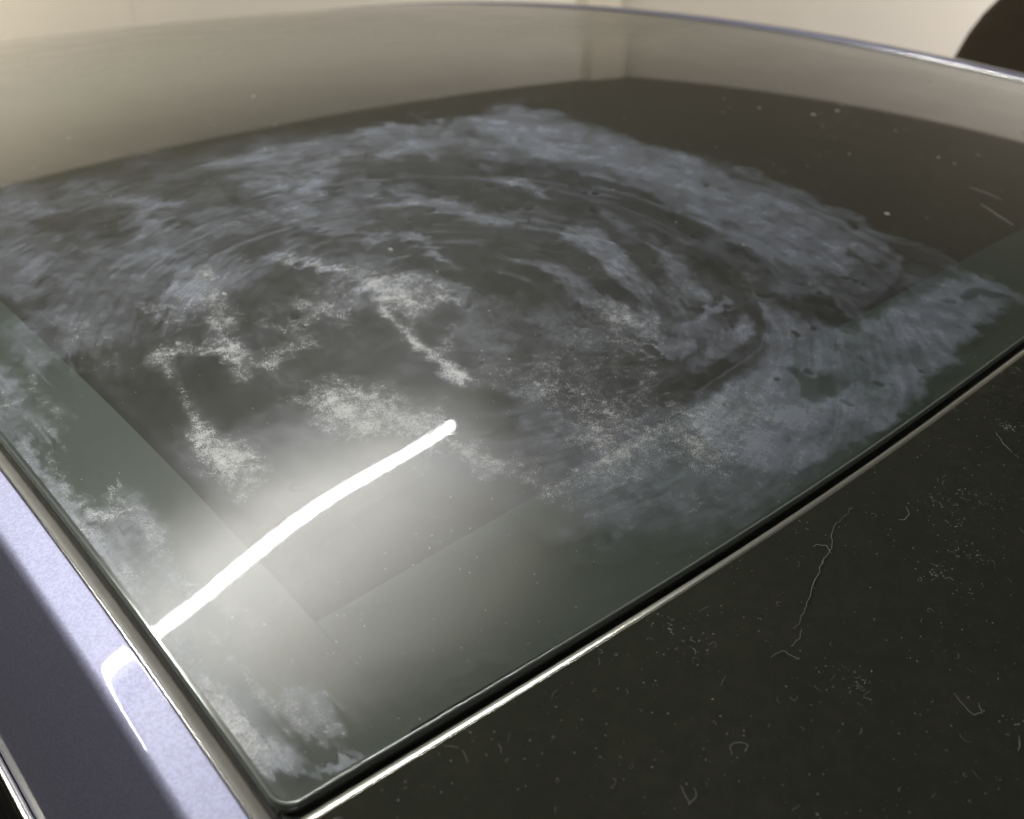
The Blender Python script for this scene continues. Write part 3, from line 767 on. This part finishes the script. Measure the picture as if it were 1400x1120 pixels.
HAZE = []  # unwiped haze, its patch shaped to the glow round the tube's reflection
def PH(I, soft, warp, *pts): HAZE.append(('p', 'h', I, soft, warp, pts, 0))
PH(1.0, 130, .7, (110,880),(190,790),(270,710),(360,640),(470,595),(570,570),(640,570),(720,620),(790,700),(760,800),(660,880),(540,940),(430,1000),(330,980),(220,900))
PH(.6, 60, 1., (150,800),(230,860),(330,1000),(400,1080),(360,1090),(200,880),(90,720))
def painted(LIST, x, y, chans):
    px = to_px(x, y)
    w1 = np.stack([fbm(x, y, 38, 4, 1), fbm(x, y, 38, 4, 5)], -1) * 46
    w2 = np.stack([fbm(x, y, 170, 4, 9, .72), fbm(x, y, 170, 4, 13, .72)], -1) * 34
    cx, cy = .235, .205
    dx, dy = x - cx, y - cy; rr = np.hypot(dx, dy) + 1e-6; th = np.arctan2(dy, dx)
    tg = to_px(x - dy / rr * 1e-3, y + dx / rr * 1e-3) - px; tg /= np.linalg.norm(tg, axis=1, keepdims=True) + 1e-9
    aniso = fbm(rr + .01 * fbm(x, y, 12, 2, 51), th * .02, 150, 4, 53, .7) * 95 + fbm(rr, th * .03, 420, 3, 59, .7) * 50
    kk = (np.clip((y - .06) / .10, 0, 1) * np.clip(rr / .1, 0, 1) * np.clip((.46 - x) / .12, .25, 1))[:, None]
    ky = np.clip((.060 - x) / .02, 0, 1)[:, None]
    ty = to_px(x, y + 1e-3) - px; ty /= np.linalg.norm(ty, axis=1, keepdims=True) + 1e-9
    an2 = fbm(x, y * .05, 420, 4, 63, .75) * 110
    w1 = w1 * (1 - .6 * ky); w2 = w2 * (1 - .1 * ky) + ty * an2[:, None] * ky * .55; kk = kk * (1 - ky)
    wp = w1 * (1 - .45 * kk) + w2 * (1 - .75 * kk) + tg * aniso[:, None] * kk
    wpg = w1 * (1 - .4 * kk) + w2 * (1 - .4 * kk) + tg * aniso[:, None] * kk * .3
    ch = {k: np.zeros(len(x)) for k in chans}
    for kind, c, I, soft, warp, pts, wd in LIST:
        p = np.array(pts, float); m = soft + wd + 75 * warp + 4
        b = (px[:, 0] > p[:, 0].min() - m) & (px[:, 0] < p[:, 0].max() + m) & (px[:, 1] > p[:, 1].min() - m) & (px[:, 1] < p[:, 1].max() + m)
        ii = np.nonzero(b)[0]
        if not len(ii): continue
        q = px[ii] + (wpg if c == 'g' else wp)[ii] * warp
        D = np.full(len(ii), 1e9)
        segs = list(zip(p[:-1], p[1:])) if kind == 's' else list(zip(p, np.roll(p, -1, 0)))
        for a, e in segs:
            d = e - a; l2 = d @ d + 1e-9
            t = np.clip(((q - a) @ d) / l2, 0, 1)
            D = np.minimum(D, np.hypot(*(q - a - t[:, None] * d).T))
        if kind == 's': sd = D - wd / 2
        else:
            ins = np.zeros(len(ii), bool)
            for a, e in segs:
                c1 = (a[1] > q[:, 1]) != (e[1] > q[:, 1])
                with np.errstate(divide='ignore', invalid='ignore'):
                    xx = (e[0] - a[0]) * (q[:, 1] - a[1]) / (e[1] - a[1] + 1e-12) + a[0]
                ins ^= c1 & (q[:, 0] < xx)
            sd = np.where(ins, -D, D)
        k = np.clip(.5 - sd / max(soft, .5), 0, 1); k = k * k * (3 - 2 * k)
        A = ch[c]
        if I >= 0: A[ii] = A[ii] + k * I * (1 - A[ii])
        else: A[ii] = A[ii] * (1 + I * k)
    return ch
def residue():
    nx, ny = 1150, 1050
    u = np.linspace(0, 1, nx) ** 1.35; v = np.linspace(0, 1, ny) ** 1.25
    U, Vv = np.meshgrid(u, v)
    Yv = Vv * .80
    Xg = xleft(Yv) + .0026 + U * .80
    Yg = ygap(Xg) + .0026 + Vv * .80
    Xg, Yg = roundcorner(Xg, Yg, RC)
    x = Xg.ravel(); y = Yg.ravel()
    ch = painted(PAINT, x, y, ('f', 'g', 'v'))
    # wiping direction: circles about a hand's centre
    cx, cy = .235, .205
    r = np.hypot(x - cx, y - cy); th = np.arctan2(y - cy, x - cx)
    lin = fbm(x, y, 9, 3, 21) * .02
    sw = np.stack([(r + lin) * 230, th * 4.2, x * 0 + 3.1], -1)
    le = np.clip((.060 - x) / .02, 0, 1)[:, None]
    sw = sw * (1 - le) + le * np.stack([x * 620, y * 22, x * 0 + 1.7], -1)
    # breakup, and thin clouds of the same film all over the wiped field
    f = ch['f']; g = ch['g']; v = ch['v']
    cl = np.clip(fbm(x, y, 17, 6, 71, .62) * 2.6 + .06, 0, .6); cg = np.clip(fbm(x, y, 13, 6, 83, .68) * 2.2 + .10, 0, .5)
    f = f + v * cl * .55 * (1 - f); g = g + np.maximum(v, .45) * cg * .75 * np.clip(1.25 - y / .45, 0, 1) * (1 - g)
    f = np.clip(f * (1 + .9 * fbm(x, y, 30, 5, 31, .6) + .5 * fbm(x, y, 120, 4, 37, .6)), 0, 1)
    g = np.clip(g * (1 + .9 * fbm(x, y, 45, 4, 41, .6) + .5 * fbm(x, y, 160, 3, 43, .6)), 0, 1)
    keep = (f > .04) | (g > .06)
    o = fast_grid('residue_film', P3(x, y, .00025), nx, ny, M_FILM, sun, keep, {'film': f, 'grain': g, 'swirl': sw, 'directed': np.clip((y - .10) / .12, .15, 1) * np.clip((.52 - x) / .2, .15, 1) * np.clip((x - .08) / .12, .25, 1)})
    o['label'] = 'dried white and bluish wipe residue in circular smears'
residue()
u = sun.data.vertices
co = np.empty(len(u) * 3, np.float32); u.foreach_get('co', co); co = co.reshape(-1, 3).astype(float)
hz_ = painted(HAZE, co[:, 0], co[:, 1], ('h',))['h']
dy_ = np.clip((co[:, 1] + .25 * np.clip(co[:, 0] - .55, 0, 1) - .58) / .34, 0, 1)  # far end dulled so the mirrored wall comes out darker and blurrier
at = sun.data.attributes.new('dulled', 'FLOAT', 'POINT'); at.data.foreach_set('value', (dy_ * dy_ * (3 - 2 * dy_)).astype(np.float32))
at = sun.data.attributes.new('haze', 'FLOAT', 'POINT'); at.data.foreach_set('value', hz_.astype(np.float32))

# =================================================================== DUST, LINT

def ribbon_curve(pts, r, n=5):
    """tube along 3D points as verts, faces"""
    V = []; Fc = []; pts = [Vector(p) for p in pts]
    for i, p in enumerate(pts):
        d = (pts[min(i + 1, len(pts) - 1)] - pts[max(i - 1, 0)]).normalized()
        s = d.cross(Vector((0, 0, 1))); s = s.normalized() if s.length > 1e-6 else Vector((1, 0, 0)); u = s.cross(d)
        rr = r * (.5 + .5 * math.sin(math.pi * (i + .5) / len(pts)))
        for k in range(n):
            a = 2 * math.pi * k / n; V.append(p + s * math.cos(a) * rr + u * math.sin(a) * rr)
    for i in range(len(pts) - 1):
        for k in range(n): Fc.append((i * n + k, i * n + (k + 1) % n, (i + 1) * n + (k + 1) % n, (i + 1) * n + k))
    return V, Fc
def px_path(pts, jit=0., sub=5):
    out = []
    for (a, b), (c, d) in zip(pts[:-1], pts[1:]):
        for k in range(sub):
            t = k / sub; out.append((a + (c - a) * t + random.gauss(0, jit), b + (d - b) * t + random.gauss(0, jit)))
    out.append(pts[-1])
    r = []
    for a, b in out:
        x, y = from_px(a, b); r.append(P3(x, y, .0006 if y < float(yfront(x)) else .0008))
    return r
def fibre(pts, r, jit, label):
    V, Fc = ribbon_curve(px_path(pts, jit), r)
    o = link_mesh('lint_fibre', V, Fc, M_LINT)
    tag(o, label, 'lint', 'lint fibres stuck on the glass')
M_LINT = simple('grey lint', (.34, .335, .31), .8)
fibre([(1164,697),(1150,712),(1138,722),(1137,745),(1130,760),(1116,790),(1106,815),(1098,840),(1092,855),(1083,860)], .00009, 1.1, 'longest pale crooked fibre lying on the black front glass right of the picture middle')
fibre([(1095,860),(1092,875),(1080,885)], .00007, .8, 'short faint fibre just below the end of the longest crooked fibre')
fibre([(1053,900),(1068,891),(1080,897),(1090,904)], .00010, .6, 'small roof shaped fibre below the longest crooked fibre on the black glass')
fibre([(1112,749),(1118,746),(1130,748),(1136,758)], .00009, .7, 'short hooked fibre touching the upper end of the longest crooked fibre')
fibre([(1303,950),(1318,968),(1330,979),(1341,976),(1337,962)], .00009, .5, 'hook shaped amber fibre on the black glass near the right edge')
fibre([(1392,1008),(1393,1020),(1391,1028)], .00010, .4, 'short upright pale fibre at the right edge of the black glass')
fibre([(930,1075),(942,1102),(952,1090),(948,1078)], .00009, .6, 'bent pale fibre near the bottom edge of the black glass')
fibre([(1000,1032),(998,1020),(1012,1016),(1022,1021),(1018,1030)], .00008, .5, 'loop shaped fibre on the black glass above the bent bottom fibre')
fibre([(1228,712),(1236,712),(1242,705),(1238,694)], .00010, .4, 'curled pale fibre on the black glass just below the panel gap')
fibre([(1360,592),(1373,610),(1384,620)], .00010, .5, 'pale fibre on the black glass close to the gap at far right')
fibre([(28,412),(52,403),(82,392)], .00010, .2, 'straight pale fibre lying on the sunroof glass near its left border')
fibre([(1325,257),(1345,264),(1370,274)], .00022, .3, 'pale scratch like fibre on the far right of the sunroof glass')
fibre([(1340,280),(1365,296),(1385,310)], .00022, .3, 'thin fibre just below the scratch like one at the far right')

def dust_mesh(name, n_dot, n_curl, sampler, rdot, rcurl, parent, seed, h):
    rnd = random.Random(seed); V = []; Fc = []
    for i in range(n_dot):
        x, y = sampler(rnd)
        r = rdot * (.35 + rnd.random() ** 4 * 1.8); base = Vector(P3(x, y, h)); k0 = len(V); el = rnd.uniform(.5, 1.5)
        for k in range(6):
            a = k * math.pi / 3; V.append(base + Vector((math.cos(a) * r * el, math.sin(a) * r / el, 0)))
        V.append(base + Vector((0, 0, r * .6)))
        Fc += [(k0 + k, k0 + (k + 1) % 6, k0 + 6) for k in range(6)]
    for i in range(n_curl):
        x, y = sampler(rnd); a = rnd.uniform(0, 6.28); c = rnd.gauss(0, .5); st = rcurl * rnd.uniform(.5, 1.6); pts = []
        for k in range(7):
            pts.append(P3(x, y, h + .0001)); a += c + rnd.gauss(0, .35); x += math.cos(a) * st; y += math.sin(a) * st
        v, f = ribbon_curve(pts, rnd.uniform(.00003, .00008), 3); k0 = len(V)
        V += v; Fc += [tuple(k0 + q for q in t) for t in f]
    o = link_mesh(name, V, Fc, M_LINT, parent); o['kind'] = 'stuff'
    return o
def s_front(rnd):
    x = rnd.random() ** 1.2 * .62; return x, float(yfront(x)) - .004 - rnd.random() * .22
def s_clump(rnd, C=[]):
    if not C:
        rr = random.Random(3)
        for _ in range(26): C.append((rr.uniform(.03, .45), rr.uniform(.01, .17), rr.uniform(.002, .008)))
    c = rnd.choice(C); x = c[0] + rnd.gauss(0, c[2]); return x, float(yfront(x)) - .004 - max(.0, c[1] + rnd.gauss(0, c[2]))
def s_roof(rnd):
    x = rnd.random() ** 1.1 * 1.0 + .004; y = rnd.random() ** 1.4 * 1.1; return x + float(xleft(y)), float(ygap(x)) + .004 + y
dust_mesh('dust_specks', 5200, 300, s_front, .00014, .0006, front, 1, .0)
dust_mesh('dust_specks', 1600, 220, s_clump, .00016, .0005, front, 2, .0)
dust_mesh('dust_specks', 6500, 160, s_roof, .00016, .0006, sun, 4, .0002)
def s_far(rnd):
    x = rnd.uniform(.1, 1.1); y = rnd.uniform(.15, 1.0); return x, y
dust_mesh('dust_specks', 260, 0, s_far, .0009, .001, sun, 6, .0001)
def s_right(rnd):
    x = rnd.uniform(.55, 1.05); y = rnd.uniform(.04, .42); return x, y
dust_mesh('dust_specks', 70, 26, s_right, .0009, .0012, sun, 8, .0001)
def s_rub(rnd):
    y = rnd.uniform(-.02, .3); return float(xleft(y)) - .004 + rnd.gauss(0, .0012), y
